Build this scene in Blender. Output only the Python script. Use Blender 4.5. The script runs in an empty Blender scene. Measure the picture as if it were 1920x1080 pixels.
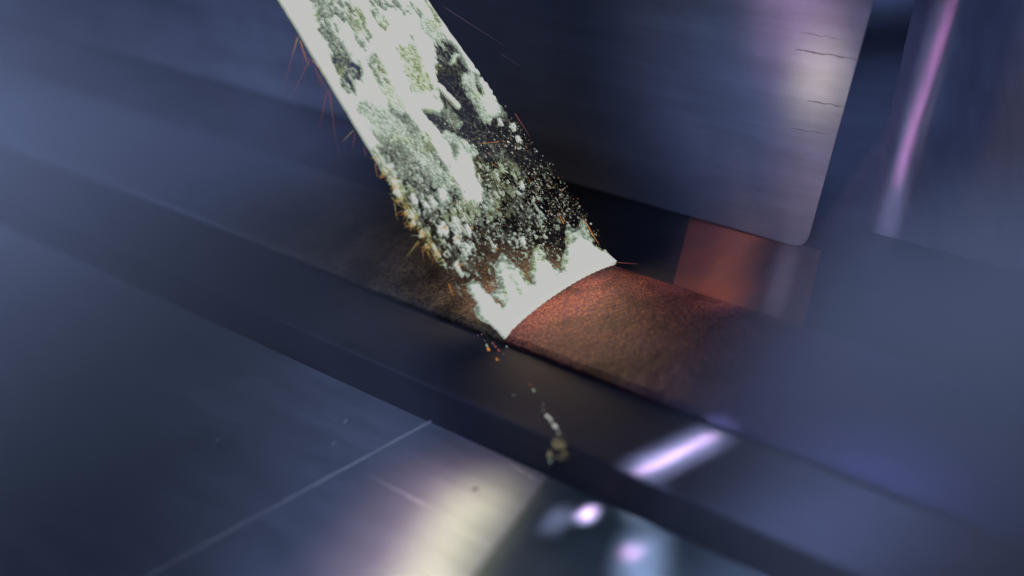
import bpy, bmesh, math, random
import numpy as np
from mathutils import Vector, Matrix
random.seed(7); rng = np.random.default_rng(7)
S = bpy.context.scene
K = 0.01                       # all lengths below are written in centimetres

# ---------------------------------------------------------------- camera
F = 3200.0                     # focal length in photo pixels (1920 wide)
_vx = np.array([-3115.0, -1114.0, F]); _d = np.array([0.9, -0.436])
_t = F*F/-(_vx[:2] @ _d); _vy = np.array([*(_d*_t), F])
_X = -_vx/np.linalg.norm(_vx); _Y = _vy/np.linalg.norm(_vy); _Z = np.cross(_X, _Y)
R = np.stack([_X, _Y, _Z], 1)  # rows: right, down, forward in world axes
RIGHT, DOWN, FWD = R[0], R[1], R[2]
CAM = -FWD*31.0
def ray(x, y): return np.array([x-960.0, y-540.0, F]) @ R
def at(x, y, z=0.0):           # point of the horizontal plane z seen at a photo pixel
    r = ray(x, y); return CAM + r*((z-CAM[2])/r[2])
def aty(x, y, yy):             # same for an upright plane y = yy
    r = ray(x, y); return CAM + r*((yy-CAM[1])/r[1])
def atp(x, y, P, N):
    r = ray(x, y); return CAM + r*(((P-CAM) @ N)/(r @ N))
cam_d = bpy.data.cameras.new('camera'); cam = bpy.data.objects.new('camera', cam_d)
S.collection.objects.link(cam); S.camera = cam
cam.matrix_world = Matrix(((RIGHT[0], -DOWN[0], -FWD[0], CAM[0]*K), (RIGHT[1], -DOWN[1], -FWD[1], CAM[1]*K),
                           (RIGHT[2], -DOWN[2], -FWD[2], CAM[2]*K), (0, 0, 0, 1)))
cam_d.sensor_width = 36; cam_d.lens = 36*F/1920
cam_d.clip_start = 0.005; cam_d.clip_end = 50
cam_d.dof.use_dof = True; cam_d.dof.focus_distance = 30.75*K; cam_d.dof.aperture_fstop = 9.0

# ---------------------------------------------------------------- world, lamps, exposure
S.view_settings.view_transform = 'Standard'; S.view_settings.look = 'None'
S.view_settings.exposure = 0; S.view_settings.gamma = 1
W = bpy.data.worlds.new('World'); S.world = W; W.use_nodes = True
W.node_tree.nodes['Background'].inputs[0].default_value = (0.30, 0.41, 0.76, 1)
W.node_tree.nodes['Background'].inputs[1].default_value = 0.062

def aim(o, P, T, up=None):
    P = np.array(P, float); T = np.array(T, float)
    z = P-T; z /= np.linalg.norm(z)
    u = np.array(up if up is not None else (0, 0, 1.0), float)
    y = u - (u @ z)*z; y /= np.linalg.norm(y); x = np.cross(y, z)
    o.matrix_world = Matrix(((x[0], y[0], z[0], P[0]*K), (x[1], y[1], z[1], P[1]*K), (x[2], y[2], z[2], P[2]*K), (0, 0, 0, 1)))
def area(name, P, T, w, h, power, col, spread=180, up=None, shape='RECTANGLE'):
    d = bpy.data.lights.new(name, 'AREA'); d.shape = shape; d.size = w*K; d.size_y = h*K
    d.energy = power; d.color = col; d.spread = math.radians(spread)
    o = bpy.data.objects.new(name, d); S.collection.objects.link(o); aim(o, P, T, up); return o
def spot(name, P, T, angle, power, col, radius=2.5):
    d = bpy.data.lights.new(name, 'SPOT'); d.spot_size = math.radians(angle); d.spot_blend = 1.0
    d.energy = power; d.color = col; d.shadow_soft_size = radius*K
    o = bpy.data.objects.new(name, d); S.collection.objects.link(o); aim(o, P, T, (0, 1, 0.01)); return o

ZS = -0.15                     # top of the support block
ZP = -0.85                     # top of the work plates
ZF = -1.7                      # machine bed
BLUE = (0.45, 0.57, 1.0)
def pool(name, target, angle, power, col=BLUE, off=(0, 0, 1), dist=26):   # soft pool of light from an added, unseen fill lamp
    o = np.array(off, float); o /= np.linalg.norm(o)
    spot(name, np.array(target)+o*dist, target, angle, power, col)
UPC = (-0.1, -0.45, 1)
LOW = (-0.3, -0.5, 1)
pool('added_blue_fill', at(-60, 880, ZP), 30, 7.5, BLUE, LOW)
pool('added_blue_fill', at(-40, 330, ZS), 30, 17.0, BLUE, LOW, 36)
pool('added_blue_fill', at(170, 30, ZS), 25, 10.0, BLUE, UPC, 40)
pool('added_blue_fill', at(260, 1060, ZP), 26, 3.0, BLUE, LOW)
pool('added_blue_fill', at(1980, 940, ZS), 36, 1.5, BLUE, UPC)
pool('added_blue_fill', at(1700, 1060, ZS), 24, 0.15, BLUE, UPC)
pool('added_blue_fill', aty(1430, 210, 4.5), 15, 2.4, (0.40, 0.52, 1.0), (0.5, -1, 0.5), 20)
pool('added_blue_fill', aty(1670, 200, 24), 50, 3.5, (0.36, 0.5, 1.0), (0.1, -0.45, 1), 22)
pool('added_blue_fill', aty(1860, 200, 6.2), 24, 1.6, (0.36, 0.5, 1.0), (0.6, -1, 0.5), 30)
pool('added_blue_fill', at(1640, 240, ZS), 40, 2.2, (0.36, 0.5, 1.0), (-0.2, 0.1, 1), 20)
_r = ray(60, 860); _r /= np.linalg.norm(_r)
pool('added_blue_fill', CAM+_r*20, 38, 1.7, BLUE, (-0.3, -0.1, 0.7), 18)  # added fill that brightens the haze at left
pool('added_teal_fill', at(-10, 830, ZP), 11, 3.0, (0.1, 0.9, 0.75), UPC)  # added fill for the greenish tint at far left

# added collimated lamps out of view, drawing the pink, lilac and yellow flares
def beam(name, A, B, width, power, col, spread=8, off=(0, 0, 1), dist=26, shape='RECTANGLE'):
    A = np.array(A); B = np.array(B); T = (A+B)/2; o = np.array(off, float); o /= np.linalg.norm(o)
    area(name, T+o*dist, T, width, float(np.linalg.norm(B-A)), power, col, spread, B-A, shape)
PINK = (1.0, 0.42, 0.85); LILAC = (0.62, 0.58, 1.0)
beam('added_pink_flare', at(1200, 885, ZS), at(1338, 816, ZS), 0.12, 0.0019, (1.0, 0.55, 0.85), 1.6, (0, 0, 1), 14)
beam('added_lilac_flare', at(1200, 885, ZS), at(1338, 816, ZS), 0.26, 0.0034, (0.62, 0.66, 1.0), 4, (0, 0, 1), 14)
beam('added_yellow_flare', at(905, 910, ZP), at(750, 1170, ZP), 0.6, 0.0048, (1.0, 0.93, 0.50), 4.2)
beam('added_rose_flare', at(870, 880, ZP), at(680, 1150, ZP), 1.5, 0.0036, (1.0, 0.60, 0.62), 6)
ZG = -0.866
beam('added_pink_flare', at(1110, 950, ZG), at(1092, 974, ZG), 0.13, 0.0005, PINK, 1.2, (0, 0, 1), 14, 'ELLIPSE')
beam('added_lilac_flare', at(1110, 952, ZG), at(1090, 978, ZG), 0.2, 0.0005, LILAC, 2, (0, 0, 1), 14, 'ELLIPSE')
beam('added_lilac_flare', at(1060, 950, ZG), at(1030, 1000, ZG), 0.15, 0.0002, LILAC, 2.5, (0, 0, 1), 14, 'ELLIPSE')
beam('added_pink_flare', at(1192, 1022, ZG), at(1178, 1050, ZG), 0.15, 0.0003, PINK, 2, (0, 0, 1), 14, 'ELLIPSE')
beam('added_lilac_flare', at(1215, 985, ZG), at(1190, 1150, ZG), 0.4, 0.0022, (0.5, 0.58, 1.0), 4, (0, 0, 1), 14, 'ELLIPSE')
beam('added_blue_flare', at(1400, 1150, ZS), at(1720, 900, ZS), 1.8, 0.012, (0.42, 0.5, 1.0), 9, (0, 0, 1), 24)
# added lamps for flares on the rear block, the red reflection and the post
OB = (0.6, -1, 0.45)
beam('added_rose_flare', aty(1495, -60, 4.6), aty(1510, 120, 4.6), 0.5, 0.0016, (1.0, 0.55, 0.8), 9, OB, 16)
beam('added_yellow_flare', aty(1540, 90, 4.6), aty(1535, 210, 4.6), 0.25, 0.0012, (1.0, 0.82, 0.50), 6, OB, 16)
beam('added_rose_flare', aty(1570, 0, 4.6), aty(1520, 430, 4.6), 0.5, 0.0018, (0.95, 0.62, 0.75), 9, OB, 16)
beam('added_red_flare', at(1395, 430, ZS), at(1350, 590, ZS), 0.20, 0.0007, (1.0, 0.58, 0.42), 5, (0, -0.3, 1), 15)
beam('added_red_flare', at(1330, 415, ZS), at(1290, 560, ZS), 0.5, 0.0003, (1.0, 0.6, 0.7), 5, (0, -0.3, 1), 15)
beam('added_pink_flare', aty(1790, 10, 6.2), aty(1690, 330, 6.2), 0.05, 0.0014, (1.0, 0.36, 0.75), 1.2, OB, 16, 'ELLIPSE')
beam('added_lilac_flare', aty(1775, 10, 6.2), aty(1665, 440, 6.2), 0.16, 0.0012, (0.7, 0.65, 1.0), 2.2, OB, 16, 'ELLIPSE')

# light of the laser curtain itself, thrown along the bar on both sides of the scan line
L0, L1 = at(944, 630, 0), at(1150, 495, 0); LM_ = (L0+L1)/2
area('curtain_glow', LM_+np.array([0.0, 0.05, 0.85]), LM_+np.array([1.5, 0.05, -0.1]), 3.0, 0.5, 0.0034, (1.0, 0.68, 0.42), 150)
area('curtain_glow', LM_+np.array([-0.55, 0.0, 0.8]), LM_+np.array([-2.2, -0.2, -0.1]), 2.4, 0.6, 0.0060, (1.0, 0.72, 0.50), 150)

# ---------------------------------------------------------------- materials
def newmat(name):
    m = bpy.data.materials.new(name); m.use_nodes = True
    nt = m.node_tree; nt.nodes.clear(); out = nt.nodes.new('ShaderNodeOutputMaterial'); return m, nt, out
def node(nt, t, **kw):
    n = nt.nodes.new(t)
    for k, v in kw.items():
        if k in n.inputs: n.inputs[k].default_value = v
        else: setattr(n, k, v)
    return n
def metal(name, col, rough=0.42, metallic=0.55, brush=(6, 60, 6), bump=0.12, wear=0.35, col2=None, spec=0.5):
    m, nt, out = newmat(name); lk = nt.links.new
    b = node(nt, 'ShaderNodeBsdfPrincipled', Metallic=metallic); b.inputs['Specular IOR Level'].default_value = spec
    tc = node(nt, 'ShaderNodeTexCoord'); mp = node(nt, 'ShaderNodeMapping'); mp.inputs['Scale'].default_value = [s/K*0.2 for s in brush]
    lk(tc.outputs['Object'], mp.inputs['Vector'])
    n1 = node(nt, 'ShaderNodeTexNoise', Scale=1.0, Detail=5.0, Roughness=0.7); lk(mp.outputs[0], n1.inputs['Vector'])
    n2 = node(nt, 'ShaderNodeTexNoise', Scale=0.35/K, Detail=6.0, Roughness=0.6); lk(tc.outputs['Object'], n2.inputs['Vector'])
    n3 = node(nt, 'ShaderNodeTexNoise', Scale=14/K, Detail=3.0); lk(tc.outputs['Object'], n3.inputs['Vector'])
    r1 = node(nt, 'ShaderNodeMapRange'); r1.inputs[1].default_value = 0.3; r1.inputs[2].default_value = 0.7
    lk(n2.outputs[0], r1.inputs[0])
    mx = node(nt, 'ShaderNodeMix', data_type='RGBA'); c2 = col2 or [c*(1-wear) for c in col]
    mx.inputs[6].default_value = (*c2, 1); mx.inputs[7].default_value = (*col, 1); lk(r1.outputs[0], mx.inputs['Factor'])
    mx2 = node(nt, 'ShaderNodeMix', data_type='RGBA', blend_type='OVERLAY'); mx2.inputs['Factor'].default_value = 0.45
    lk(mx.outputs[2], mx2.inputs[6]); lk(n1.outputs[0], mx2.inputs[7])
    lk(mx2.outputs[2], b.inputs['Base Color'])
    rr = node(nt, 'ShaderNodeMapRange'); rr.inputs[3].default_value = rough-0.07; rr.inputs[4].default_value = rough+0.1
    lk(n1.outputs[0], rr.inputs[0]); lk(rr.outputs[0], b.inputs['Roughness'])
    bp = node(nt, 'ShaderNodeBump', Strength=bump, Distance=0.02*K); lk(n1.outputs[0], bp.inputs['Height'])
    bp2 = node(nt, 'ShaderNodeBump', Strength=bump, Distance=0.01*K); lk(n3.outputs[0], bp2.inputs['Height']); lk(bp.outputs[0], bp2.inputs['Normal'])
    lk(bp2.outputs[0], b.inputs['Normal']); lk(b.outputs[0], out.inputs[0]); return m
def emit(name, col, strength=1.0):
    m, nt, out = newmat(name); e = node(nt, 'ShaderNodeEmission', Color=(*col, 1), Strength=strength)
    nt.links.new(e.outputs[0], out.inputs[0]); return m
def rust(name, cols, rough=0.5, bump=0.8, scale=9.0, metallic=0.35, blue_sheen=0):
    m, nt, out = newmat(name); lk = nt.links.new
    b = node(nt, 'ShaderNodeBsdfPrincipled', Metallic=metallic, Roughness=rough); b.inputs['Specular IOR Level'].default_value = 0.25
    tc = node(nt, 'ShaderNodeTexCoord')
    n1 = node(nt, 'ShaderNodeTexNoise', Scale=scale/K, Detail=4.0, Roughness=0.7, Distortion=0.6)
    n2 = node(nt, 'ShaderNodeTexNoise', Scale=0.9/K, Detail=6.0, Roughness=0.65)
    v = node(nt, 'ShaderNodeTexVoronoi', Scale=scale*1.2/K)
    for n in (n1, n2, v): lk(tc.outputs['Object'], n.inputs['Vector'])
    cr = node(nt, 'ShaderNodeValToRGB'); e = cr.color_ramp.elements
    e[0].position = 0.38; e[0].color = (*cols[0], 1); e[1].position = 0.62; e[1].color = (*cols[2], 1)
    x = e.new(0.5); x.color = (*cols[1], 1); lk(n1.outputs[0], cr.inputs[0])
    r = node(nt, 'ShaderNodeMapRange'); r.inputs[1].default_value = 0.36; r.inputs[2].default_value = 0.56
    r.inputs[3].default_value = 0.30; r.inputs[4].default_value = 1.0; lk(n2.outputs[0], r.inputs[0])
    mm = node(nt, 'ShaderNodeMix', data_type='RGBA', blend_type='MULTIPLY'); mm.inputs['Factor'].default_value = 1
    lk(cr.outputs[0], mm.inputs[6]); lk(r.outputs[0], mm.inputs[7]); last = mm.outputs[2]
    if blue_sheen:                       # blue sheen and haze towards the bar ends, painted into the colour
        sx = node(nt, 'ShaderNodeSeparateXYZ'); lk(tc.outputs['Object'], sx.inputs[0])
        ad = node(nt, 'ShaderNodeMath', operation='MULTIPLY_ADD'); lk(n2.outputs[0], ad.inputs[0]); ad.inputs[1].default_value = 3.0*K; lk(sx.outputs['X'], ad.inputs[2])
        fr = node(nt, 'ShaderNodeMapRange', interpolation_type='SMOOTHSTEP'); fr.inputs[1].default_value = (4.6 if blue_sheen > 0 else -1.0)*K; fr.inputs[2].default_value = (8.2 if blue_sheen > 0 else -7.5)*K; lk(ad.outputs[0], fr.inputs[0])
        fm = node(nt, 'ShaderNodeMix', data_type='RGBA'); lk(fr.outputs[0], fm.inputs[0]); lk(last, fm.inputs[6]); fm.inputs[7].default_value = (0.055, 0.05, 0.115, 1) if blue_sheen > 0 else (0.075, 0.08, 0.105, 1); last = fm.outputs[2]
    lk(last, b.inputs['Base Color'])
    bp = node(nt, 'ShaderNodeBump', Strength=bump, Distance=0.03*K); lk(n1.outputs[0], bp.inputs['Height'])
    bp2 = node(nt, 'ShaderNodeBump', Strength=bump*0.6, Distance=0.02*K); lk(v.outputs[0], bp2.inputs['Height']); lk(bp.outputs[0], bp2.inputs['Normal'])
    lk(bp2.outputs[0], b.inputs['Normal']); lk(b.outputs[0], out.inputs[0]); return m
M = {
 'plate': metal('brushed_steel', (0.16, 0.172, 0.20), 0.55, 0.2, (1.2, 12, 8), 0.05, 0.25, spec=0.3),
 'block': metal('dark_ground_steel', (0.045, 0.047, 0.062), 0.65, 0.0, (1.5, 26, 26), 0.06, spec=0.12),
 'rear': metal('hazy_machined_steel', (0.20, 0.215, 0.26), 0.45, 0.4, (0.8, 8, 10), 0.06),
 'chrome': metal('satin_chrome', (0.24, 0.25, 0.32), 0.4, 0.6, (10, 10, 1.2), 0.04),
 'red_glare': metal('painted_red_reflection', (0.22, 0.085, 0.06), 0.5, 0.3, (16, 0.8, 4), 0.08, col2=(0.09, 0.06, 0.08)),  # red reflection behind the bar put into the base colour
 'bed': metal('machine_bed_steel', (0.10, 0.115, 0.13), 0.5, 0.4, (3, 12, 3), 0.05),
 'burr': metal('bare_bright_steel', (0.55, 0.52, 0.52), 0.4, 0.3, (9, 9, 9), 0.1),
 'shoe': metal('greenish_cast_steel', (0.09, 0.115, 0.115), 0.45, 0.4, (4, 4, 4), 0.05),
 'wall': metal('machine_wall_paint', (0.16, 0.18, 0.24), 0.6, 0.1, (2, 2, 2), 0.03),
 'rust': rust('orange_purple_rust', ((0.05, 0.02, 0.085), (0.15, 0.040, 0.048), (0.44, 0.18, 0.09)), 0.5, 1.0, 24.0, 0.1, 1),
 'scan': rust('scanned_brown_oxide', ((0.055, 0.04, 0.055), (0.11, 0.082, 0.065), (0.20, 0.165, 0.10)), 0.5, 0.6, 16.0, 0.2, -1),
 'side': metal('dark_bar_flank', (0.05, 0.05, 0.06), 0.6, 0.1, spec=0.2),
}

# ---------------------------------------------------------------- mesh helpers
def link(name, verts, faces, mat, parent=None, smooth=False):
    me = bpy.data.meshes.new(name); me.from_pydata([tuple(np.array(v)*K) for v in verts], [], faces); me.update()
    if smooth: me.polygons.foreach_set('use_smooth', [True]*len(me.polygons))
    me.materials.append(mat); o = bpy.data.objects.new(name, me); S.collection.objects.link(o)
    if parent: o.parent = parent
    return o
def tag(o, label, cat, group=None, kind=None):
    if label: o['label'] = label
    if cat: o['category'] = cat
    if group: o['group'] = group
    if kind: o['kind'] = kind
    return o
def empty(name, P, label, cat, group=None):
    o = bpy.data.objects.new(name, None); S.collection.objects.link(o); o.location = np.array(P)*K
    o.empty_display_size = 0.005; return tag(o, label, cat, group)
def adopt(o, root): 
    o.parent = root; o.matrix_parent_inverse = Matrix.Translation(-root.location); return o
def bevel(o, w=0.04, seg=3, ang=30):
    b = o.modifiers.new('bevel', 'BEVEL'); b.width = w*K; b.segments = seg; b.limit_method = 'ANGLE'; b.angle_limit = math.radians(ang)
    o.data.polygons.foreach_set('use_smooth', [True]*len(o.data.polygons))
    w_ = o.modifiers.new('normals', 'WEIGHTED_NORMAL'); w_.keep_sharp = False
    return o
def prism(name, poly, vec, mat, bw=0.04, seg=3):   # a polygon given in 3-D, extruded along vec
    n = len(poly); vec = np.array(vec, float); v = [np.array(p) for p in poly]; v = v+[p+vec for p in v]
    f = [tuple(range(n)), tuple(range(2*n-1, n-1, -1))]+[(i, i+n, (i+1) % n+n, (i+1) % n) for i in range(n)]
    o = link(name, v, f, mat)
    bm = bmesh.new(); bm.from_mesh(o.data); bmesh.ops.recalc_face_normals(bm, faces=bm.faces); bm.to_mesh(o.data); bm.free()
    if bw: bevel(o, bw, seg)
    return o
def round_corner(poly, i, r, n=6):                # replace corner i of a 3-D polygon by an arc
    p = [np.array(q) for q in poly]; a, b, c = p[i-1], p[i], p[(i+1) % len(p)]
    u = (a-b)/np.linalg.norm(a-b); w = (c-b)/np.linalg.norm(c-b); s, e = b+u*r, b+w*r
    arc = [(1-t)**2*s+2*(1-t)*t*b+t*t*e for t in np.linspace(0, 1, n)]
    return p[:i]+arc+p[i+1:]

# ---------------------------------------------------------------- value noise (numpy)
def vnoise(x, y, seed=0):
    xi = np.floor(x).astype(np.int64); yi = np.floor(y).astype(np.int64); fx = x-xi; fy = y-yi
    fx = fx*fx*(3-2*fx); fy = fy*fy*(3-2*fy)
    def h(a, b):
        n = (a*374761393 + b*668265263 + seed*1442695041) & 0xffffffff
        n = ((n ^ (n >> 13))*1274126177) & 0xffffffff; n = (n ^ (n >> 16)) & 0xffffffff
        return n/4294967295.0
    return (h(xi, yi)*(1-fx)+h(xi+1, yi)*fx)*(1-fy)+(h(xi, yi+1)*(1-fx)+h(xi+1, yi+1)*fx)*fy
def fbm(x, y, o=4, seed=0, g=0.55):
    a, s, w = 0.0, 0.0, 1.0
    for k in range(o):
        a = a+w*vnoise(x*2**k+k*17.3, y*2**k-k*9.1, seed+k); s += w; w *= g
    return a/s
def sstep(a, b, x): t = np.clip((x-a)/(b-a), 0, 1); return t*t*(3-2*t)

# ---------------------------------------------------------------- setting: machine bed
bed = link('machine_bed', [(-120, -60, ZF), (60, -60, ZF), (60, 80, ZF), (-120, 80, ZF)], [(0, 1, 2, 3)], M['bed'])
tag(bed, 'dark steel machine bed under the blocks and plates', None, kind='structure')

wall = link('machine_wall', [(-120, 34, ZF), (60, 22, ZF), (60, 22, 60), (-120, 34, 60)], [(0, 1, 2, 3)], M['wall'])
tag(wall, 'blue grey inner wall of the machine behind the blocks', None, kind='structure')

# ---------------------------------------------------------------- support block and bar
YF = float(at(1190, 892, ZS)[1])                   # front edge of the support block
blk = prism('support_block', [(-60, YF, ZF), (40, YF, ZF), (40, YF, ZS), (-60, YF, ZS)], (0, 30, 0), M['block'], 0.05)
tag(blk, 'long dark steel support block lying under the rusty bar', 'steel block')

YN, YB = -1.45, 1.86                               # near and far edge of the bar
def laser_x(y):                                    # the scan line across the bar
    return L0[0]+(L1[0]-L0[0])*(y-L0[1])/(L1[1]-L0[1])
def top_z(y):
    c = (YN+YB)/2; u = (y-c)/((YB-YN)/2)
    return 0.17*(1-np.abs(u)**2.2)-0.02
bar = empty('steel_bar', (0, 0, ZS), 'long rusty steel bar with a domed top that the white laser line crosses', 'steel bar')
def bar_top(name, xa, xb, nx, ny, mat, amp, side):
    xs = np.linspace(0, 1, nx); ys = np.linspace(YN, YB, ny)
    U, Y = np.meshgrid(xs, ys, indexing='ij')
    X = (laser_x(Y)+(xb-0)*U**1.5) if side > 0 else (laser_x(Y)-(0-xa)*U**1.7)
    Y2 = Y.copy()
    edge = 0.05*(fbm(X*2.2, Y*0+3, 4, 5)-0.5)+0.02*(vnoise(X*14, X*0, 3)-0.5)
    Y2 = np.where(Y < YN+0.3, Y2+edge*(YN+0.3-Y)/0.3, Y2)
    Z = top_z(Y)+amp*(fbm(X*15, Y*15, 2, 11)-0.5)+amp*0.4*(fbm(X*2.3, Y*2.3, 3, 4)-0.5)
    Z -= 0.05*sstep(0.12, 0.0, Y-YN)+0.04*sstep(0.12, 0.0, YB-Y)
    v = list(zip(X.ravel(), Y2.ravel(), Z.ravel()))
    f = [(i*ny+j, (i+1)*ny+j, (i+1)*ny+j+1, i*ny+j+1) for i in range(nx-1) for j in range(ny-1)]
    if side < 0: f = [q[::-1] for q in f]
    # skirts down to the block on both long sides
    n0 = len(v)
    for j, s in ((0, 0), (ny-1, 1)):
        for i in range(nx):
            p = v[i*ny+j]; v.append((p[0], p[1]+(0.03 if j == 0 else -0.03), ZS))
    for s, j in ((0, 0), (1, ny-1)):
        for i in range(nx-1):
            a, b = i*ny+j, (i+1)*ny+j; c, d = n0+s*nx+i+1, n0+s*nx+i
            q = (a, d, c, b) if (s == 0) == (side > 0) else (a, b, c, d)
            f.append(q)
    o = link(name, v, f, mat, smooth=True); return adopt(o, bar)
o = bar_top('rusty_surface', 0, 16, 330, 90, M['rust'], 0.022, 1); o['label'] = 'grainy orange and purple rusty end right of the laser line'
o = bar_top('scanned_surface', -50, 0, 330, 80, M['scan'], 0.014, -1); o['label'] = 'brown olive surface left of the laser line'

# ---------------------------------------------------------------- work plates lower left
A1, A2 = at(790, 800, ZP), at(350, 1040, ZP)       # seam between the two plates
sd = (A2-A1)/np.linalg.norm(A2-A1); A3 = A1+sd*30; A0 = A1-sd*((A1[1]-YF)/sd[1])*1.0
A0 = A1+sd*((YF-0.01-A1[1])/sd[1])
E1 = at(1025, 900, ZP); E2 = at(890, 1080, ZP); ed = (E2-E1)/np.linalg.norm(E2-E1); E0 = E1+ed*((YF-0.01-E1[1])/ed[1]); E3 = E1+ed*28
g = np.array([0.006, 0, 0])
pl = prism('work_plate', [A0+g, E0, E3, A3+g], (0, 0, ZF-ZP), M['plate'], 0.035)
tag(pl, 'brushed steel plate with a pale yellow glare, right of the bright seam', 'steel plate')
zz = np.array([0, 0, -0.004])
pr = prism('work_plate', [np.array([-60, YF-0.01, ZP])+zz, A0-g+zz, A3-g+zz, np.array([-60, A3[1], ZP])+zz], (0, 0, ZF-ZP), M['plate'], 0.04)
tag(pr, 'wide blue grey steel plate left of the bright seam', 'steel plate')
H0 = at(1060, 900, ZG)
sh = prism('guide_plate', round_corner([np.array([E0[0]+0.004, YF-0.01, ZG]), np.array([40, YF-0.01, ZG]), np.array([40, YF-30, ZG]), E3+np.array([0.004, 0, ZG-ZP])], 0, 0.05), (0, 0, ZF-ZG), M['shoe'], 0.0)
tag(sh, 'dark greenish steel plate with pink glints at the bottom of the picture', 'steel plate')
# raised burr catching the light along the seam
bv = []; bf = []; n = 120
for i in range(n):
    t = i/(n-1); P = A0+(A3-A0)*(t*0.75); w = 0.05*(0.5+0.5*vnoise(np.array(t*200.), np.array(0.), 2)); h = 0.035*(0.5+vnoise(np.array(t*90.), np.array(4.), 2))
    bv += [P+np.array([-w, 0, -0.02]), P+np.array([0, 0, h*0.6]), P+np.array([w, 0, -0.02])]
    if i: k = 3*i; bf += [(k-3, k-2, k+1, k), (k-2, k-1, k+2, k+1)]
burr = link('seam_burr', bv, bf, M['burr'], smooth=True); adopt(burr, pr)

# ---------------------------------------------------------------- rear block, rail, post
YR = float(at(1280, 405, ZS)[1])
zb = ZS+0.03
def ry(x, y): return aty(x, y, YR)
pc = ry(1512, 470); pc[2] = zb
p0 = np.array([-70, YR, zb]); pt = pc+(ry(1640, 0)-pc)*1.7; p3 = np.array([-70, YR, pt[2]])
rear = prism('rear_block', round_corner([p0, pc, pt, p3], 1, 0.35), (-6.5, 3.2, 0), M['rear'], 0.09, 4)
rt = empty('clamp_block', (0, YR, ZS), 'large hazy steel block with rounded lower corner standing behind the bar', 'steel block')
rear.name = 'block_body'; adopt(rear, rt)
foot = prism('foot_plate', [(-69, YR+0.12, ZS), (pc[0]-0.5, YR+0.12, ZS), (pc[0]-0.5, YR+0.12, zb), (-69, YR+0.12, zb)], (-6.0, 3.0, 0), M['side'], 0); adopt(foot, rt)
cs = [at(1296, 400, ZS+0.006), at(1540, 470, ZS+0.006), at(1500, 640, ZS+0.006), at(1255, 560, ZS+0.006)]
glare_plate = prism('red_reflection_plate', cs, (0, 0, -0.012), M['red_glare'], 0.0)  # added plate whose colour and outline stand in for a red reflection
tag(glare_plate, 'painted red reflection on a thin added plate between the bar and the rear block', 'painted reflection')

q0 = at(1622, 432, ZS+0.0); YQ = q0[1]
q1 = np.array([q0[0]+9, YQ, ZS]); q0t = aty(1715, 0, YQ); q0t = q0+(q0t-q0)*1.6; q1t = q1+(q0t-q0)
# post: upright profile bulging toward the camera so the added lamp draws a streak on it
def post_mesh():
    v = []; f = []; nu, nv = 60, 30
    for j in range(nv):
        t = j/(nv-1)
        for i in range(nu):
            u = i/(nu-1); P = q0+(q1-q0)*u+(q0t-q0)*t
            b = 0.55*math.exp(-((u-0.115-0.03*t)/0.05)**2)*min(1, t*3)+0.25*math.exp(-((u-0.40)/0.06)**2)*t*(1-t)
            v.append(P+np.array([0, -b, 0]))
    f = [(j*nu+i, j*nu+i+1, (j+1)*nu+i+1, (j+1)*nu+i) for j in range(nv-1) for i in range(nu-1)]
    n0 = len(v); back = [P+np.array([0.5, 4, 0]) for P in (q0, q1, q1t, q0t)]; v += back
    f += [(0, (nv-1)*nu, n0+3, n0), (nu-1, n0+1, n0+2, nv*nu-1), (n0, n0+3, n0+2, n0+1)]
    return v, f
v, f = post_mesh(); post = link('ribbed_post', v, f, M['chrome'], smooth=True)
tag(post, 'satin steel post with a pink glare streak at the right edge', 'steel post')

# fine scratches and a pit
def scratch(A, B, w, N, mat, root, name='scratch'):
    A = np.array(A); B = np.array(B); N = np.array(N, float); d = (B-A)/np.linalg.norm(B-A); sd2 = np.cross(N, d); V = []; Fc = []; n = 26
    for i in range(n):
        t = i/(n-1); P = A+(B-A)*t+sd2*0.03*(float(vnoise(np.array(t*7.), np.array(A[0]), 8))-0.5); ww = w*math.sin(math.pi*min(0.97, t+0.03))**0.5*(0.5+float(vnoise(np.array(t*30.), np.array(A[0]), 9)))
        V += [P-sd2*ww+N*0.001, P+N*0.005, P+sd2*ww+N*0.001]
        if i: k = 3*i; Fc += [(k-3, k-2, k+1, k), (k-2, k-1, k+2, k+1)]
    return adopt(link(name, V, Fc, mat), root)
UP = (0, 0, 1)
scratch(at(690, 890, ZP), at(808, 952, ZP), 0.018, UP, M['burr'], pl); scratch(at(955, 870, ZP), at(1015, 905, ZP), 0.012, UP, M['burr'], pl)
for a_, b_, w_ in (((640, 975), (760, 905), 0.008), ((560, 1010), (640, 960), 0.01), ((470, 1060), (600, 1000), 0.01)): scratch(at(*a_, ZP), at(*b_, ZP), w_, UP, M['plate'], pl)
for a_, b_, w_ in (((405, 828), (412, 822), 0.03), ((645, 795), (652, 785), 0.02), ((480, 715), (495, 710), 0.02), ((620, 838), (632, 826), 0.015), ((250, 700), (420, 610), 0.008)): scratch(at(*a_, ZP), at(*b_, ZP), w_, UP, M['burr'] if w_ > 0.01 else M['plate'], pr)
pit = []
for k in range(12): an = k*math.pi/6; pit.append(at(891, 917, ZP)+np.array([0.05*math.cos(an), 0.06*math.sin(an), 0.004]))
adopt(link('pit', pit, [tuple(range(12))], M['side']), pl)
NF = (0, -1, 0)
for a_, b_, w_, m_ in (((1488, 92), (1612, 112), 0.012, 'side'), ((1512, 188), (1592, 202), 0.010, 'side'), 
        ((1500, 60), (1590, 76), 0.006, 'side'), ((1480, 240), (1560, 252), 0.005, 'side')):
    scratch(ry(*a_), ry(*b_), w_, NF, M[m_], rt)

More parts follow.
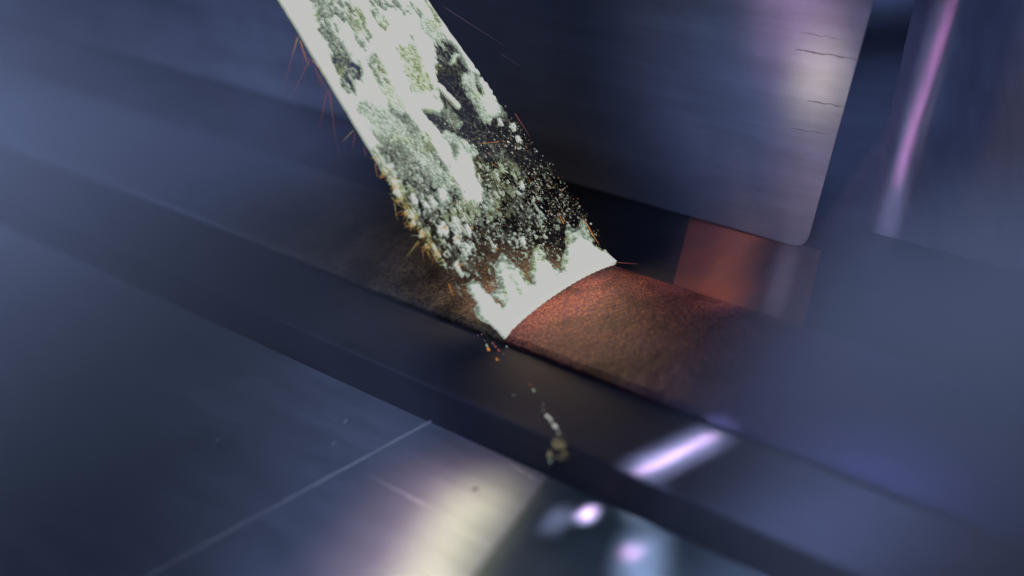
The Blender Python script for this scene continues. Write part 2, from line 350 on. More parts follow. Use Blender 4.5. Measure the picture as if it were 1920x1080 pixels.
# ---------------------------------------------------------------- laser curtain
TV = -(0.544*RIGHT+0.84*DOWN); TV /= np.linalg.norm(TV)
PN = np.cross(L1-L0, TV); PN /= np.linalg.norm(PN)
def cp(x, y, off=0.0): return atp(x, y, L0, PN)+PN*off
def xl(y): return 520+y*0.607
def xr(y): return np.where(y < 500, 803+y*0.70, 1153)
def seg(X, Y, x0, y0, x1, y1, w):
    dx, dy = x1-x0, y1-y0; t = np.clip(((X-x0)*dx+(Y-y0)*dy)/(dx*dx+dy*dy), 0, 1)
    return np.exp(-(((X-x0-t*dx)**2+(Y-y0-t*dy)**2)/(w*w))**1.5)
def polydist(X, Y, pts):
    d = np.full(X.shape, 1e9); ins = np.zeros(X.shape, bool); n = len(pts)
    for i in range(n):
        (x0, y0), (x1, y1) = pts[i], pts[(i+1) % n]; dx, dy = x1-x0, y1-y0
        t = np.clip(((X-x0)*dx+(Y-y0)*dy)/(dx*dx+dy*dy+1e-9), 0, 1)
        d = np.minimum(d, np.hypot(X-x0-t*dx, Y-y0-t*dy))
        c = ((y0 > Y) != (y1 > Y)) & (X < (x1-x0)*(Y-y0)/(y1-y0+1e-12)+x0); ins ^= c
    return np.where(ins, d, -d)
FOAM = [(873, 535), (887, 523), (900, 532), (908, 546), (914, 556), (922, 548), (932, 540), (926, 512), (930, 488), (938, 474), (950, 478), (960, 492), (975, 505),
        (988, 520), (993, 500), (997, 472), (1007, 461), (1018, 470), (1026, 488), (1038, 496), (1048, 508), (1052, 492), (1059, 466), (1057, 436), (1064, 421), (1074, 432),
        (1083, 428), (1090, 412), (1098, 424), (1107, 446), (1118, 463), (1132, 470), (1146, 484), (1153, 494), (1143, 496), (1090, 522), (1034, 556), (973, 601),
        (944, 636), (930, 618), (916, 607), (902, 602), (889, 590), (887, 578), (894, 570), (884, 556), (874, 547)]
def curtain_density(X, Y, seed):
    a = (X*0.54+Y*0.84); b = (X*0.84-Y*0.54)             # along and across the beam
    _al = 34*(fbm(a/34, b/7, 4, seed+40, 0.7)-0.5); _ac = 9*(fbm(a/30, b/12, 3, seed+50, 0.6)-0.5); wx = 0.54*_al+0.84*_ac; wy = 0.84*_al-0.54*_ac
    Xw, Yw = X+wx, Y+wy; aw = Xw*0.54+Yw*0.84; bw = Xw*0.84-Yw*0.54
    L, Rr = xl(Y), xr(Y); c = (X-L)/(Rr-L)
    n_str = fbm(aw/26, bw/5, 4, seed+1)                  # streaky
    n_fin = fbm(a/5, b/2.0, 3, seed+2, 0.7)              # fine
    n_blob = fbm(aw/14, bw/8, 4, seed+3)
    # envelope: solid white at the top, thinning and speckling down and to the right
    env = 1.22-0.58*sstep(150, 360, Y+70*c)-0.36*sstep(350, 500, Y)-0.34*sstep(0.55, 0.85, c)*sstep(130, 260, Y)
    D = env+0.9*(n_str-0.5)*sstep(60, 330, Y+60)+0.5*(n_fin-0.5)
    D = D+0.9*(n_blob-0.5)*sstep(200, 380, Y)
    gr = 0.65*fbm(a/3.2, b/1.7, 2, seed+21, 0.9)+0.35*fbm(a/10, b/2.6, 3, seed+22, 0.7)-0.5     # grain
    mott = sstep(0.40, 0.60, fbm(aw/15, bw/4.5, 5, seed+7, 0.7)+0.25*gr)
    def dark(x0, y0, x1, y1, w, amt, floor=0.55):
        nonlocal D
        m = seg(Xw, Yw, x0, y0, x1, y1, w)
        D = np.maximum(np.minimum(D, floor+(1.1 if floor > 0.5 else 0.7)*gr), D-amt*m*(0.45+1.1*mott))
    def pale(x0, y0, x1, y1, w, amt=1.0):
        nonlocal D
        m = seg(X+wx*0.4, Y+wy*0.4, x0, y0, x1, y1, w); D = D*(1-m)+np.maximum(D, amt)*m
    def patch(x0, y0, x1, y1, w, val):                # smooth veil of one thickness
        nonlocal D
        m = sstep(0.15, 0.8, seg(X+wx*0.6, Y+wy*0.6, x0, y0, x1, y1, w)*(0.7+0.6*mott)); D = D*(1-m)+val*m
    pale(530, 0, 660, 230, 24, 1.25); pale(640, 190, 690, 268, 14, 1.2); pale(700, 60, 760, 150, 34, 1.2); pale(660, 160, 700, 190, 18, 1.2); pale(760, 20, 790, 60, 26, 1.15)
    pale(600, 0, 640, 0, 20, 0.95)
    dark(590, -10, 655, 30, 24, 0.55); dark(598, 15, 640, 120, 17, 0.62); dark(636, 118, 655, 165, 13, 0.9, 0.30); dark(664, 122, 670, 148, 9, 0.9, 0.25); dark(605, 60, 645, 105, 12, 0.5)
    dark(672, 40, 690, 75, 9, 0.45); dark(660, 50, 680, 95, 8, 0.4); dark(700, 25, 722, 52, 9, 0.6); dark(700, 115, 765, 260, 13, 0.6); dark(735, 5, 760, 25, 12, 0.5); dark(690, 0, 720, 12, 10, 0.5)
    dark(775, 15, 800, 55, 9, 0.45); dark(800, 0, 825, 42, 8, 0.85); dark(725, 245, 800, 330, 30, 0.62); dark(770, 75, 778, 105, 5, 0.6)
    patch(762, 100, 785, 165, 24, 0.80+0.6*gr); patch(680, 205, 700, 225, 16, 0.78+0.5*gr); patch(700, 215, 745, 250, 22, 0.82+0.5*gr); patch(800, 45, 822, 75, 16, 0.86+0.5*gr)
    patch(770, 270, 850, 370, 16, 0.78+0.7*gr); patch(855, 380, 885, 405, 18, 0.68+0.7*gr); patch(720, 170, 750, 200, 14, 0.9+0.3*gr)
    # the dark hollow and the clear air right of it
    hol = 0.30+0.55*gr
    dark(838, 105, 850, 160, 22, 1.5, 0.24); dark(842, 150, 866, 190, 24, 1.5, 0.24); dark(800, 208, 860, 262, 14, 1.2, 0.24); dark(815, 200, 835, 185, 12, 0.8, 0.3)
    dark(868, 195, 930, 320, 26, 1.2, 0.26); dark(905, 240, 985, 330, 24, 1.1, 0.22); dark(960, 250, 1045, 410, 24, 1.2, 0.16)
    dark(1000, 330, 1060, 410, 22, 1.0, 0.12); dark(960, 420, 1040, 440, 20, 0.6, 0.3); dark(800, 430, 830, 500, 18, 0.5, 0.25); dark(880, 440, 960, 470, 18, 0.5, 0.25)
    dark(856, 100, 872, 130, 6, 1.2, 0.25)
    # bright lobes and spears
    pale(812, 0, 882, 110, 13, 1.2); pale(880, 105, 905, 165, 9, 1.0); patch(880, 150, 912, 215, 17, 0.84+0.35*gr); pale(905, 160, 922, 205, 13, 1.1); dark(893, 148, 901, 172, 5, 0.7, 0.3)
    pale(768, 198, 835, 285, 9, 1.3); pale(815, 265, 878, 365, 10, 1.2); pale(868, 300, 880, 362, 15, 1.3); pale(880, 350, 893, 372, 10, 1.2)
    pale(818, 160, 857, 200, 5, 1.2); pale(785, 190, 815, 200, 14, 1.1); pale(855, 105, 845, 118, 5, 0.9)
    patch(843, 216, 857, 231, 10, 0.60+0.7*gr); patch(835, 255, 885, 285, 12, 0.86+0.5*gr); patch(905, 340, 935, 325, 9, 0.50+0.6*gr); patch(925, 345, 990, 370, 9, 0.50+0.6*gr); patch(955, 385, 1010, 412, 14, 0.40+0.8*gr)
    patch(955, 310, 975, 335, 12, 0.42+0.8*gr); patch(930, 275, 945, 300, 14, 0.36+0.8*gr); patch(1050, 320, 1055, 328, 4, 0.5)
    # blazing grains and flecks
    low = sstep(235, 330, Y+40*(0.5-c))*(1-0.45*sstep(0.72, 0.95, c))
    g1 = sstep(0.66, 0.80, vnoise(aw/12, bw/2.6, seed+31)+0.3*gr)*sstep(0.42, 0.6, fbm(aw/40, bw/22, 2, seed+35))
    g2 = sstep(0.74, 0.86, vnoise(a/4.2, b/2.2, seed+32))*sstep(0.36, 0.55, fbm(aw/30, bw/20, 2, seed+36))
    g3 = sstep(0.80, 0.88, vnoise(aw/22, bw/4.0, seed+33)+0.45*gr)*sstep(0.7, 0.35, c)*sstep(280, 340, Y)
    D = np.maximum(D, low*np.maximum(np.maximum(g1*0.95, g2*0.95), g3*1.0))
    D = np.where(low > 0.5, D-0.55*sstep(0.48, 0.70, fbm(aw/13+bw/9, bw/3.4, 3, seed+34)+0.5*gr)*(D < 0.93)*sstep(300, 380, Y), D)
    for x, y, r in ((829, 429, 8), (788, 441, 6), (797, 467, 4), (852, 418, 4), (853, 450, 5), (874, 430, 4), (826, 366, 7), (775, 375, 5), (770, 416, 5), (756, 402, 5), (758, 414, 5),
                    (856, 500, 5), (862, 512, 4), (936, 230, 4), (957, 212, 4), (960, 238, 4), (975, 348, 4), (950, 205, 3), (980, 455, 4), (740, 345, 5), (745, 362, 4), (1030, 310, 3), (972, 262, 3)):
        m = sstep(0.3, 0.7, seg(X+wx*0.5+6*gr, Y+wy*0.5, x-2, y-5, x+2, y+5, r)); D = np.maximum(D, m*1.15)
    D = D+0.55*gr*sstep(1.15, 0.8, D)*sstep(0.0, 0.3, D)
    # ragged lower left: sparse below the tongue line
    D = D-0.45*sstep(470, 560, Y)*sstep(0.5, 0.0, c)
    # outside of the sheet
    rag = 5*(vnoise(a/6, b*0+1, seed+9)-0.5)
    e_l = sstep(-1.5, 1.5, X-L-rag*3*sstep(280, 400, Y))
    e_r = sstep(-2, 2, Rr-X+rag*2*sstep(60, 250, Y)-4)
    D = D*e_l*e_r
    edge = seg(X, Y, 520, 0, 692, 283, 7)
    D = np.where((X > L+1), np.maximum(D, edge*1.1*(Y < 275+40*(fbm(X/12, Y/12, 2, 3)-0.5))), D)
    D = D*(1-sstep(480, 600, Y)*0.35)
    # boiling foam at the foot
    fx = 7*(fbm(X/9, Y/9, 3, seed+60)-0.5); fy = 7*(fbm(X/9, Y/9, 3, seed+70)-0.5)
    sd_ = polydist(X+fx, Y+fy, FOAM)
    base = polydist(X, Y, [(944, 640), (973, 601), (1034, 556), (1090, 522), (1155, 492), (1250, 480), (1250, 700), (944, 700)])
    foot = np.hypot(np.minimum(0, 0), 0)
    core = polydist(X+fx, Y+fy, [(944, 636), (916, 600), (893, 560), (885, 545), (893, 540), (915, 565), (940, 590), (960, 570), (945, 510), (960, 515), (985, 545), (1010, 540), (1010, 495),
                                 (1022, 500), (1040, 528), (1068, 515), (1072, 470), (1085, 455), (1110, 470), (1150, 494), (1090, 522), (1034, 556), (973, 601)])
    gr0 = fbm(X/2.6, Y/2.6, 2, seed+81, 0.8)-0.5
    bub = fbm(X/5.5, Y/5.5, 3, seed+80, 0.6)
    fo = 0.80+0.9*(bub-0.5)+0.6*sstep(-10, 2, core)+0.4*gr0+0.5*sstep(34, 12, -base)-0.30*np.exp(-((sd_-3.2)/1.3)**2)
    fo = fo*sstep(-1.0, 1.2, sd_)
    for x0, y0, x1, y1, w in ((957, 520, 972, 552, 8), (926, 560, 940, 572, 4), (1030, 536, 1044, 540, 4), (990, 520, 996, 530, 4)):
        fo = fo-0.6*seg(X+fx, Y+fy, x0, y0, x1, y1, w)*(0.4+1.1*bub)
    D = np.where(sd_ > -1.0, np.maximum(fo, D*0.6), D)
    # nothing below the bar surface
    D = D*sstep(2.0, -1.0, base)
    return np.clip(D, 0, 1.2), c
def smoke_mat():
    m, nt, out = newmat('glowing_laser_smoke'); lk = nt.links.new
    at_ = node(nt, 'ShaderNodeAttribute', attribute_name='smoke_amount'); hue = node(nt, 'ShaderNodeAttribute', attribute_name='smoke_tint')
    cr = node(nt, 'ShaderNodeValToRGB'); e = cr.color_ramp.elements; e[0].position = 0.0; e[1].position = 0.98
    e[0].color = (0.04, 0.034, 0.045, 1); e[1].color = (0.535, 0.54, 0.53, 1)
    for p, c in ((0.3, (0.075, 0.072, 0.060, 1)), (0.5, (0.14, 0.165, 0.14, 1)), (0.66, (0.28, 0.36, 0.28, 1)), (0.82, (0.43, 0.505, 0.42, 1))):
        x = e.new(p); x.color = c
    lk(at_.outputs['Fac'], cr.inputs[0])
    mx = node(nt, 'ShaderNodeMix', data_type='RGBA', blend_type='MULTIPLY'); mx.inputs[7].default_value = (1.0, 0.97, 0.62, 1)
    lk(hue.outputs['Fac'], mx.inputs['Factor']); lk(cr.outputs[0], mx.inputs[6])
    em = node(nt, 'ShaderNodeEmission', Strength=1.0); lk(mx.outputs[2], em.inputs[0])
    tr = node(nt, 'ShaderNodeBsdfTransparent'); r = node(nt, 'ShaderNodeMapRange'); r.inputs[1].default_value = 0.10; r.inputs[2].default_value = 0.62
    lk(at_.outputs['Fac'], r.inputs[0]); ms = node(nt, 'ShaderNodeMixShader'); lk(r.outputs[0], ms.inputs[0]); lk(tr.outputs[0], ms.inputs[1]); lk(em.outputs[0], ms.inputs[2])
    lk(ms.outputs[0], out.inputs[0]); m.cycles.emission_sampling = 'NONE'
    return m
SM = smoke_mat()
curtain = empty('laser_curtain', L0, 'glowing white green curtain of laser lit smoke standing on the bar along the scan line', 'laser smoke')
def smoke_layer(seed, off, gain, step=1.25):
    ys = np.arange(-40, 645, step); nu = int(330/step); us = np.linspace(-0.06, 1.06, nu)
    Yg, Ug = np.meshgrid(ys, us, indexing='ij'); Lg = xl(Yg); Xg = Lg+(np.where(Yg < 500, 803+Yg*0.70, 1153+(Yg-500)*0.0)-Lg)*Ug
    D, c = curtain_density(Xg, Yg, seed)
    if gain < 1: D = np.where(D > 0.85, D, np.clip(D-(0.85-D)*0.5-0.05, 0, 1.2))
    tint = np.clip(sstep(0.56, 0.68, fbm(Xg/45, Yg/45, 3, 77))*0.6+0.8*seg(Xg, Yg, 760, 110, 800, 160, 28)+0.8*seg(Xg, Yg, 740, 350, 800, 470, 10)+0.7*seg(Xg, Yg, 870, 390, 880, 400, 20)+0.8*seg(Xg, Yg, 1120, 465, 1148, 488, 8), 0, 1)*sstep(0.95, 0.75, D)
    r = np.stack([Xg-960, Yg-540, np.full(Xg.shape, F)], -1) @ R
    tt = ((L0-CAM) @ PN)/(r @ PN); P = CAM+r*tt[..., None]
    und = off*1.0+0.035*(fbm(Xg/60, Yg/60, 3, seed+90)-0.5)+0.02*(fbm(Xg/10, Yg/10, 2, seed+91)-0.5)+0.02*D
    P = P+PN*und[..., None]
    ny_, nx_ = Xg.shape; idx = np.arange(ny_*nx_).reshape(ny_, nx_)
    keep = (D[:-1, :-1]+D[1:, :-1]+D[:-1, 1:]+D[1:, 1:]) > 0.30
    q = np.stack([idx[:-1, :-1], idx[1:, :-1], idx[1:, 1:], idx[:-1, 1:]], -1)[keep]
    used = np.unique(q); remap = np.full(ny_*nx_, -1); remap[used] = np.arange(len(used)); q = remap[q]
    V = P.reshape(-1, 3)[used]*K
    me = bpy.data.meshes.new('smoke_layer'); me.vertices.add(len(V)); me.vertices.foreach_set('co', V.ravel())
    me.loops.add(q.size); me.loops.foreach_set('vertex_index', q.ravel().astype(np.int32))
    me.polygons.add(len(q)); me.polygons.foreach_set('loop_start', np.arange(0, q.size, 4, dtype=np.int32)); me.polygons.foreach_set('use_smooth', np.ones(len(q), bool))
    me.update(calc_edges=True)
    for nm, arr in (('smoke_amount', D), ('smoke_tint', tint)):
        a_ = me.attributes.new(nm, 'FLOAT', 'POINT'); a_.data.foreach_set('value', arr.ravel()[used].astype(np.float32))
    me.materials.append(SM); o = bpy.data.objects.new('smoke_layer', me); S.collection.objects.link(o); adopt(o, curtain); return o
smoke_layer(1, 0.0, 1.0)
smoke_layer(1, 0.03, 0.8, 1.6)

LV = []; LF_ = []; n = 90
for i in range(n):
    y = YN+0.02+(YB-YN-0.04)*i/(n-1); z = float(top_z(np.array(y))); x = laser_x(y)
    if y < YN+0.12: z -= 0.05*(1-(y-YN)/0.12)
    LV += [(x-0.06, y, z+0.03), (x-0.01, y, z+0.06), (x+0.045+0.02*math.sin(i*2.3)*math.sin(i*0.7), y, z+0.012)]
    if i: k = 3*i; LF_ += [(k-3, k-2, k+1, k), (k-2, k-1, k+2, k+1)]
adopt(link('laser_line', LV, LF_, emit('white_hot_contact_line', (0.56, 0.55, 0.52))), curtain)
# specks of dust blazing inside the curtain: too many to count, one mesh per tint
def speck_cloud(name, n, mat, region, size, elong=1.8):
    V = []; Fc = []
    k = 0
    while k < n:
        x, y = region(); 
        P = cp(x, y, random.uniform(-0.03, 0.14)); s = size()*(1 if random.random() < 0.9 else 1.8)/103.0
        ax = TV*elong*s*random.uniform(0.6, 1.3); sx = RIGHT*s*0.5; dz = PN*s*0.5
        th = random.uniform(-0.5, 0.5); sx2 = RIGHT*math.cos(th)-DOWN*math.sin(th); ax2 = (TV*math.cos(th)+RIGHT*math.sin(th))*np.linalg.norm(ax); sx2 = sx2*s*0.5
        b = len(V); V += [P+ax2*0.5, P-ax2*0.5, P+sx2, P-sx2, P+dz, P-dz]
        Fc += [(b, b+2, b+4), (b, b+4, b+3), (b, b+3, b+5), (b, b+5, b+2), (b+1, b+4, b+2), (b+1, b+3, b+4), (b+1, b+5, b+3), (b+1, b+2, b+5)]
        k += 1
    o = link(name, V, Fc, mat); o['kind'] = 'stuff'; adopt(o, curtain); return o
EW = emit('white_hot_speck', (0.50, 0.52, 0.48)); EG = emit('pale_green_speck', (0.26, 0.31, 0.25)); EO = emit('orange_spark', (0.50, 0.20, 0.05))
EB = emit('brown_speck', (0.10, 0.085, 0.05)); ER = emit('red_spark', (0.26, 0.085, 0.075)); EY = emit('yellow_spark', (0.42, 0.36, 0.12)); EP = emit('violet_spark', (0.13, 0.075, 0.13))
for m_ in (EW, EG, EO, EB, ER, EY, EP): m_.cycles.emission_sampling = 'NONE'
def reg_low():
    while True:
        y = random.uniform(230, 560) if random.random() < 0.75 else random.uniform(300, 450); c = random.random()
        x = float(xl(y))+(min(803+y*0.7, 1110)-float(xl(y)))*c
        if y > 470 and random.random() < 0.5: continue
        nn = float(fbm(np.array(x/22), np.array(y/30), 3, 33))
        if nn > random.uniform(0.3, 0.62): return x+8, y
def reg_right():
    while True:
        y = random.uniform(190, 420); t = random.gauss(0.93, 0.06)
        if t > 1.0: continue
        x = float(xl(y))+(803+y*0.7-float(xl(y)))*t; return x+random.uniform(-4, 6), y
NS = 6000; POOL = [reg_low() for _ in range(NS)]
_d = curtain_density(np.array([[p[0] for p in POOL]]), np.array([[p[1] for p in POOL]]), 1)[0][0]
POOL = [p for p, q in zip(POOL, _d) if q < 0.72]
def from_pool(): return random.choice(POOL)
speck_cloud('white_speck', 450, EW, from_pool, lambda: random.uniform(0.8, 2.4))
speck_cloud('green_speck', 500, EG, from_pool, lambda: random.uniform(0.8, 2.2))
speck_cloud('brown_speck', 1300, EB, from_pool, lambda: random.uniform(0.8, 2.0))
speck_cloud('orange_speck', 300, EO, from_pool, lambda: random.uniform(0.5, 1.2), 3)
speck_cloud('white_speck', 60, EW, reg_right, lambda: random.uniform(0.8, 2.6))
speck_cloud('brown_speck', 160, EB, reg_right, lambda: random.uniform(0.8, 2.6))
speck_cloud('green_speck', 90, EG, reg_right, lambda: random.uniform(0.8, 2.6))
def burst(cx, cy, n, r0, r1, mats, name):          # radiating hair-thin glints round a blazing grain
    V = []; Fc = []
    for i in range(n):
        an = random.uniform(0, 6.283); ln = random.uniform(r0, r1); x1 = cx+ln*math.cos(an); y1 = cy+ln*math.sin(an)
        A = cp(cx, cy, 0.08); B = cp(x1, y1, 0.08+random.uniform(-0.06, 0.06)); d = B-A; s1 = np.cross(d, FWD); s1 = s1/np.linalg.norm(s1)*0.0042; s2 = FWD*0.0042; k = len(V)
        V += [A+s1, A-s1, A+s2, B]; Fc += [(k, k+1, k+3), (k+1, k+2, k+3), (k+2, k, k+3)]
    o = link(name, V, Fc, mats); o['kind'] = 'stuff'; adopt(o, curtain)
for cx, cy, n, r1 in ((788, 441, 26, 18), (797, 467, 22, 15), (829, 429, 22, 14), (767, 425, 26, 15), (757, 404, 22, 14), (745, 380, 18, 14), (735, 355, 16, 12), (716, 330, 14, 12), (812, 480, 16, 14), (775, 415, 18, 13), (852, 450, 16, 12), (856, 500, 16, 14), (700, 300, 14, 12), (880, 430, 10, 10), (925, 470, 10, 9)):
    burst(cx, cy, n//2, 4, r1, EY, 'yellow_glint'); burst(cx, cy, n//2, 3, r1, EO, 'orange_glint'); burst(cx, cy, n//3, 3, r1*0.7, EG, 'pale_glint')
def reg_edge():
    y = random.uniform(300, 500); return float(xl(y))+random.gauss(5, 4), y
speck_cloud('yellow_speck', 300, EY, reg_edge, lambda: random.uniform(0.5, 1.4), 5)

# ---------------------------------------------------------------- sparks, each a tapering needle of its own
ORD = ('first second third fourth fifth sixth seventh eighth ninth tenth eleventh twelfth thirteenth fourteenth fifteenth sixteenth seventeenth '
       'eighteenth nineteenth twentieth twenty-first twenty-second').split()
def tint_word(m_): return {'orange_spark': 'orange', 'red_spark': 'reddish', 'violet_spark': 'faint violet', 'yellow_spark': 'yellowish', 'pale_green_speck': 'pale green', 'white_hot_speck': 'white', 'brown_speck': 'dull brown'}[m_.name]
def spark(x0, y0, x1, y1, w, mat, label, z_off=0.05, group=None):
    A = cp(x0, y0, z_off); B = cp(x1, y1, z_off+random.uniform(-0.1, 0.25)); d = B-A; Ln = np.linalg.norm(d); d = d/Ln
    s1 = np.cross(d, FWD); s1 /= np.linalg.norm(s1); s2 = np.cross(d, s1); rings = []
    prof = [(0, 0.25), (0.08, 1.0), (0.35, 0.75), (0.7, 0.45), (1.0, 0.08)]; C0 = A
    V = []; Fc = []
    for t, r_ in prof:
        for k in range(4):
            an = k*math.pi/2; V.append((A+d*Ln*t+(s1*math.cos(an)+s2*math.sin(an))*r_*w*0.62/206.0)-C0)
    for i in range(4):
        for k in range(4): a = i*4+k; b = i*4+(k+1) % 4; Fc.append((a, b, b+4, a+4))
    Fc += [(3, 2, 1, 0), (16, 17, 18, 19)]
    o = link('spark', V, Fc, mat); o.location = C0*K; tag(o, label, 'spark', group); return o
GL = 'sparks off the left edge of the glowing curtain'; LL = 'thin reddish spark needle flying off the upper left edge of the glowing curtain'
for q_, (x0, y0, x1, y1, w, m_) in enumerate(sorted(((556, 67, 529, 185, 1.5, ER), (558, 70, 552, 100, 1.5, EY), (561, 76, 565, 139, 2.2, EO), (564, 84, 570, 127, 1.6, ER), (563, 80, 577, 165, 1.0, EP), (581, 109, 536, 195, 1.6, ER),
        (583, 112, 601, 156, 1.8, EO), (590, 126, 604, 160, 1.6, ER), (596, 139, 611, 173, 1.6, ER), (601, 150, 603, 172, 1.2, EP), (614, 166, 599, 245, 1.4, ER), (616, 168, 632, 272, 1.7, ER), (632, 272, 636, 310, 0.9, EP),
        (618, 176, 628, 205, 1.2, EP), (662, 245, 634, 273, 1.4, EY), (664, 250, 654, 289, 1.2, ER), (681, 277, 684, 301, 1.2, ER)), key=lambda q: q[1])):
    spark(x0, y0, x1, y1, w, m_, f'thin {tint_word(m_)} spark needle, {ORD[q_]} going down the upper left edge of the curtain', 0.02, GL)
LM = 'short orange or yellow spark bristling from the lower left edge of the glowing curtain'
for q_, (x0, y0, x1, y1, w, m_) in enumerate(sorted(((702, 307, 711, 333, 1.5, EO), (711, 333, 705, 343, 1.5, EO), (711, 334, 720, 335, 1.2, EO), (733, 365, 720, 369, 1.0, EG), (733, 370, 743, 404, 1.6, EY), (738, 380, 748, 412, 1.5, EY),
        (752, 396, 744, 402, 1.2, EO), (756, 418, 759, 430, 1.3, EO), (752, 400, 750, 414, 1.2, EO), (766, 418, 775, 437, 1.6, EY), (787, 443, 752, 452, 1.6, EG), (784, 452, 755, 489, 1.8, EY), (786, 455, 776, 468, 1.5, EO),
        (791, 463, 792, 494, 1.2, EO), (796, 470, 800, 487, 1.4, EO), (800, 474, 806, 490, 1.4, EY), (788, 440, 806, 443, 1.2, EG), (812, 478, 816, 504, 2.0, EG), (816, 470, 812, 498, 1.4, EO), (856, 505, 862, 525, 3.0, EW), (764, 410, 756, 425, 1.3, EY)), key=lambda q: q[1])):
    spark(x0, y0, x1, y1, w, m_, f'short {tint_word(m_)} spark, {ORD[q_]} bristle down the lower left edge of the curtain', 0.02, 'bristling sparks on the lower left edge')
spark(829, 15, 934, 101, 1.3, EP, 'long faint violet spark leaving the upper right edge of the curtain')
spark(936, 103, 972, 136, 0.7, EP, 'faint short spark in the dark at the end of the long violet one')
spark(962, 214, 991, 260, 1.9, ER, 'red spark beside the right edge of the curtain, below the white lobe')
spark(934, 268, 883, 277, 1.9, EO, 'orange spark lying almost level across the dark hollow of the curtain')
spark(999, 326, 1009, 392, 1.2, ER, 'thin red brown spark falling steeply through the right part of the curtain')
spark(1054, 422, 1034, 405, 3.0, EO, 'short thick orange spark floating above the foam at right')
spark(1034, 411, 1088, 405, 1.0, EP, 'faint violet spark crossing level above the foam')
spark(1093, 416, 1124, 462, 4.2, EO, 'thick orange spark shaft leaning on the right end of the foam')
spark(1153, 494, 1198, 499, 1.5, ER, 'thin red spark shooting right from the far end of the laser line')
spark(838, 533, 852, 558, 2.6, EO, 'orange spark over the brown bar left of the foam')
spark(1022, 306, 1040, 338, 2.2, EB, 'dull brown streak at the right fringe of the curtain')

# ---------------------------------------------------------------- droplets and the ash clump
def lump(P, r, mat, name, stretch=None, seed=0):
    bm = bmesh.new(); bmesh.ops.create_icosphere(bm, subdivisions=2, radius=1.0); rr = random.Random(seed)
    ph = [rr.uniform(0, 6) for _ in range(6)]
    for v_ in bm.verts:
        c = v_.co; k = 1+0.22*math.sin(3*c.x+ph[0])*math.sin(3*c.y+ph[1])+0.18*math.sin(5*c.z+ph[2]+c.x*4)
        v_.co = c*k*r*K
        if stretch is not None: s_ = Vector(stretch); v_.co += s_*(v_.co.dot(s_))*1.0
    me = bpy.data.meshes.new(name); bm.to_mesh(me); bm.free(); me.polygons.foreach_set('use_smooth', [True]*len(me.polygons)); me.materials.append(mat)
    o = bpy.data.objects.new(name, me); S.collection.objects.link(o); o.location = np.array(P)*K; return o
DT = Vector(tuple(RIGHT*0.5+DOWN*0.85))
DL = 'small glowing droplet in the slanting trail on the dark block'
for i, (cx, cy, r_, m_) in enumerate(sorted(((130, 135, 3, EB), (140, 160, 3, EB), (135, 178, 2, EP), (167, 207, 6, ER), (200, 257, 9, EG), (190, 240, 4, EB), (222, 290, 4, EB), (220, 318, 3, EB), (288, 380, 4, EW), (283, 438, 4, EW), (305, 430, 4, EB), (272, 372, 2, EB),
        (325, 495, 11, EW), (355, 520, 10, EW), (352, 540, 8, EG), (383, 552, 5, ER), (388, 582, 11, EW), (405, 592, 12, EW), (427, 645, 9, EG), (430, 664, 6, EB), (455, 665, 4, EG)), key=lambda q: q[1])):
    x, y = 960+cx/4.906, 680+cy/4.906; rr = r_/4.906/103*0.95
    P = at(x, y, ZS+rr*0.6)
    lbl = f'{tint_word(m_)} glowing droplet, {ORD[i]} from the top of the slanting trail on the dark block' if i < 21 else 'lone tiny glowing droplet left of the slanting droplet trail'
    tag(lump(P, rr, m_, 'droplet', DT if r_ > 5 else None, i), lbl, 'droplet', 'glowing droplets in the trail below the bar' if i < 21 else None)
tag(lump(at(963.3, 741, ZS+0.01), 0.01, EG, 'droplet', None, 21), 'lone tiny pale droplet on the dark block left of the slanting droplet trail', 'droplet')
LF = 'tiny hot droplet spraying down from the near end of the laser line'
for i, (x, y, r_, m_) in enumerate(sorted(((887, 608, 1.8, EO), (880, 604, 1.2, EO), (893, 620, 1.2, ER), (896, 629, 1.0, EP), (903, 627, 1.0, EP), (909, 639, 1.0, EB), (916, 655, 2.2, EO), (913, 648, 1.6, EG), (924, 644, 1.3, ER), (929, 650, 1.4, ER),
        (935, 657, 1.4, ER), (932, 674, 1.5, EO), (944, 664, 1.0, EP), (938, 675, 0.8, EP), (899, 613, 1.2, EY), (950, 650, 1.0, EG), (847, 598, 1.0, ER)), key=lambda q: q[1])):
    P = at(x, y, ZS+0.02); tag(lump(P, r_/103, m_, 'droplet', DT, 50+i), f'tiny {tint_word(m_)} droplet, {ORD[i]} in the spray below the near end of the laser line', 'droplet', 'hot droplets below the near end of the laser line')
ash = empty('ash_clump', aty(1045, 840, YF-0.03), 'small crumbly grey yellow clump of ash clinging below the droplet trail', 'ash clump')
AM = emit('smouldering_ash', (0.19, 0.17, 0.11)); AM2 = emit('dim_ash', (0.075, 0.065, 0.05)); AC = emit('pale_teal_ash', (0.13, 0.18, 0.16))
for m_ in (AM, AM2, AC): m_.cycles.emission_sampling = 'NONE'
def crumb(cx, cy, r_, m_, i):
    x, y = 960+cx/4.906, 680+cy/4.906
    o = lump(aty(x, y, YF-0.02-random.uniform(0, 0.06)), r_/4.906/103, m_, 'crumb', None, 90+i); adopt(o, ash)
for i in range(62):
    if i < 44:
        an = random.uniform(0, 6.28); rr = random.uniform(0, 1)**0.6; cx = 430+62*rr*math.cos(an); cy = 745+55*rr*math.sin(an)+0.1*(cx-430)
    elif i < 52: cx, cy = random.gauss(340, 14), random.gauss(850, 16)
    elif i < 60: cx, cy = random.gauss(470, 16), random.gauss(835, 22)
    else: cx, cy = random.gauss(385, 20), random.gauss(870, 8)
    crumb(cx, cy, random.uniform(5, 10), random.choice((AM, AM, AM2, EB)), i)
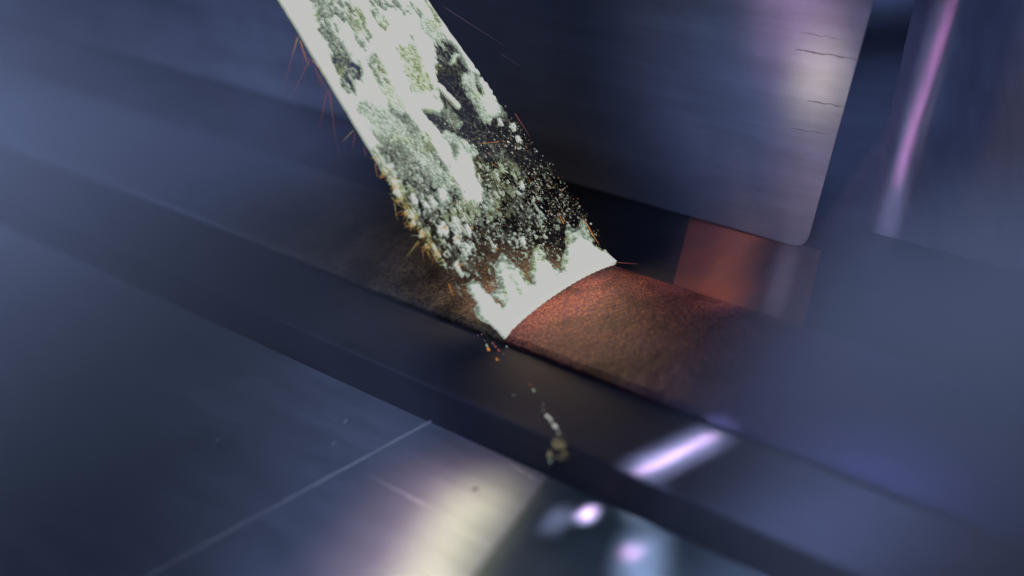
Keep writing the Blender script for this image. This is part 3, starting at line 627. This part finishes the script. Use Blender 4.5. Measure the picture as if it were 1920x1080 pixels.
crumb(350, 910, 12, AC, 70); crumb(352, 890, 8, AC, 71); crumb(500, 882, 8, EB, 72)

# ---------------------------------------------------------------- fixture at the bottom
def dome_block(name, P, a, b, h, mat, rot=0):
    V = []; Fc = []; nu, nv = 40, 12
    for j in range(nv):
        t = j/(nv-1)*math.pi/2
        for i in range(nu):
            an = i/nu*2*math.pi; x = a*math.cos(an)*math.cos(t); y = b*math.sin(an)*math.cos(t)
            V.append((P[0]+x*math.cos(rot)-y*math.sin(rot), P[1]+x*math.sin(rot)+y*math.cos(rot), P[2]+h*math.sin(t)))
    for j in range(nv-1):
        for i in range(nu): k = (i+1) % nu; Fc.append((j*nu+i, j*nu+k, (j+1)*nu+k, (j+1)*nu+i))
    return link(name, V, Fc, mat, smooth=True)

# ---------------------------------------------------------------- drifting haze of the process smoke, thick towards the sides of the view
def haze(px, py, dist, rw, rh, dens, thick):
    m, nt, out = newmat('thin_blue_haze'); v = node(nt, 'ShaderNodeVolumePrincipled', Density=dens/K, Anisotropy=0.0); v.inputs['Color'].default_value = (0.93, 0.96, 1.0, 1)
    nt.links.new(v.outputs[0], out.inputs['Volume'])
    r = ray(px, py); r /= np.linalg.norm(r); C0 = CAM+r*dist; V = []; Fc = []; nu, nr = 48, 16
    for sgn in (1, -1):
        for j in range(nr+1):
            q = j/nr; h = thick*0.5*(1-q*q)**2*sgn
            for i in range(nu):
                an = i/nu*2*math.pi; V.append(C0+RIGHT*rw*q*math.cos(an)+DOWN*rh*q*math.sin(an)+FWD*h)
    for s_ in (0, 1):
        b = s_*(nr+1)*nu
        for j in range(nr):
            for i in range(nu):
                k = (i+1) % nu; f_ = (b+j*nu+i, b+j*nu+k, b+(j+1)*nu+k, b+(j+1)*nu+i); Fc.append(f_ if s_ else f_[::-1])
    o = link('haze', V, Fc, m); bm = bmesh.new(); bm.from_mesh(o.data); bmesh.ops.remove_doubles(bm, verts=bm.verts, dist=1e-6); bmesh.ops.recalc_face_normals(bm, faces=bm.faces); bm.to_mesh(o.data); bm.free()
    tag(o, 'thin bluish haze of process smoke drifting at the side of the view', None, kind='stuff')
haze(-60, 800, 20, 5.4, 5.6, 1.1, 3.0)
haze(2100, 930, 20, 5.4, 4.2, 0.6, 3.0)

S.render.engine = 'CYCLES'
S.cycles.max_bounces = 6; S.cycles.transparent_max_bounces = 24
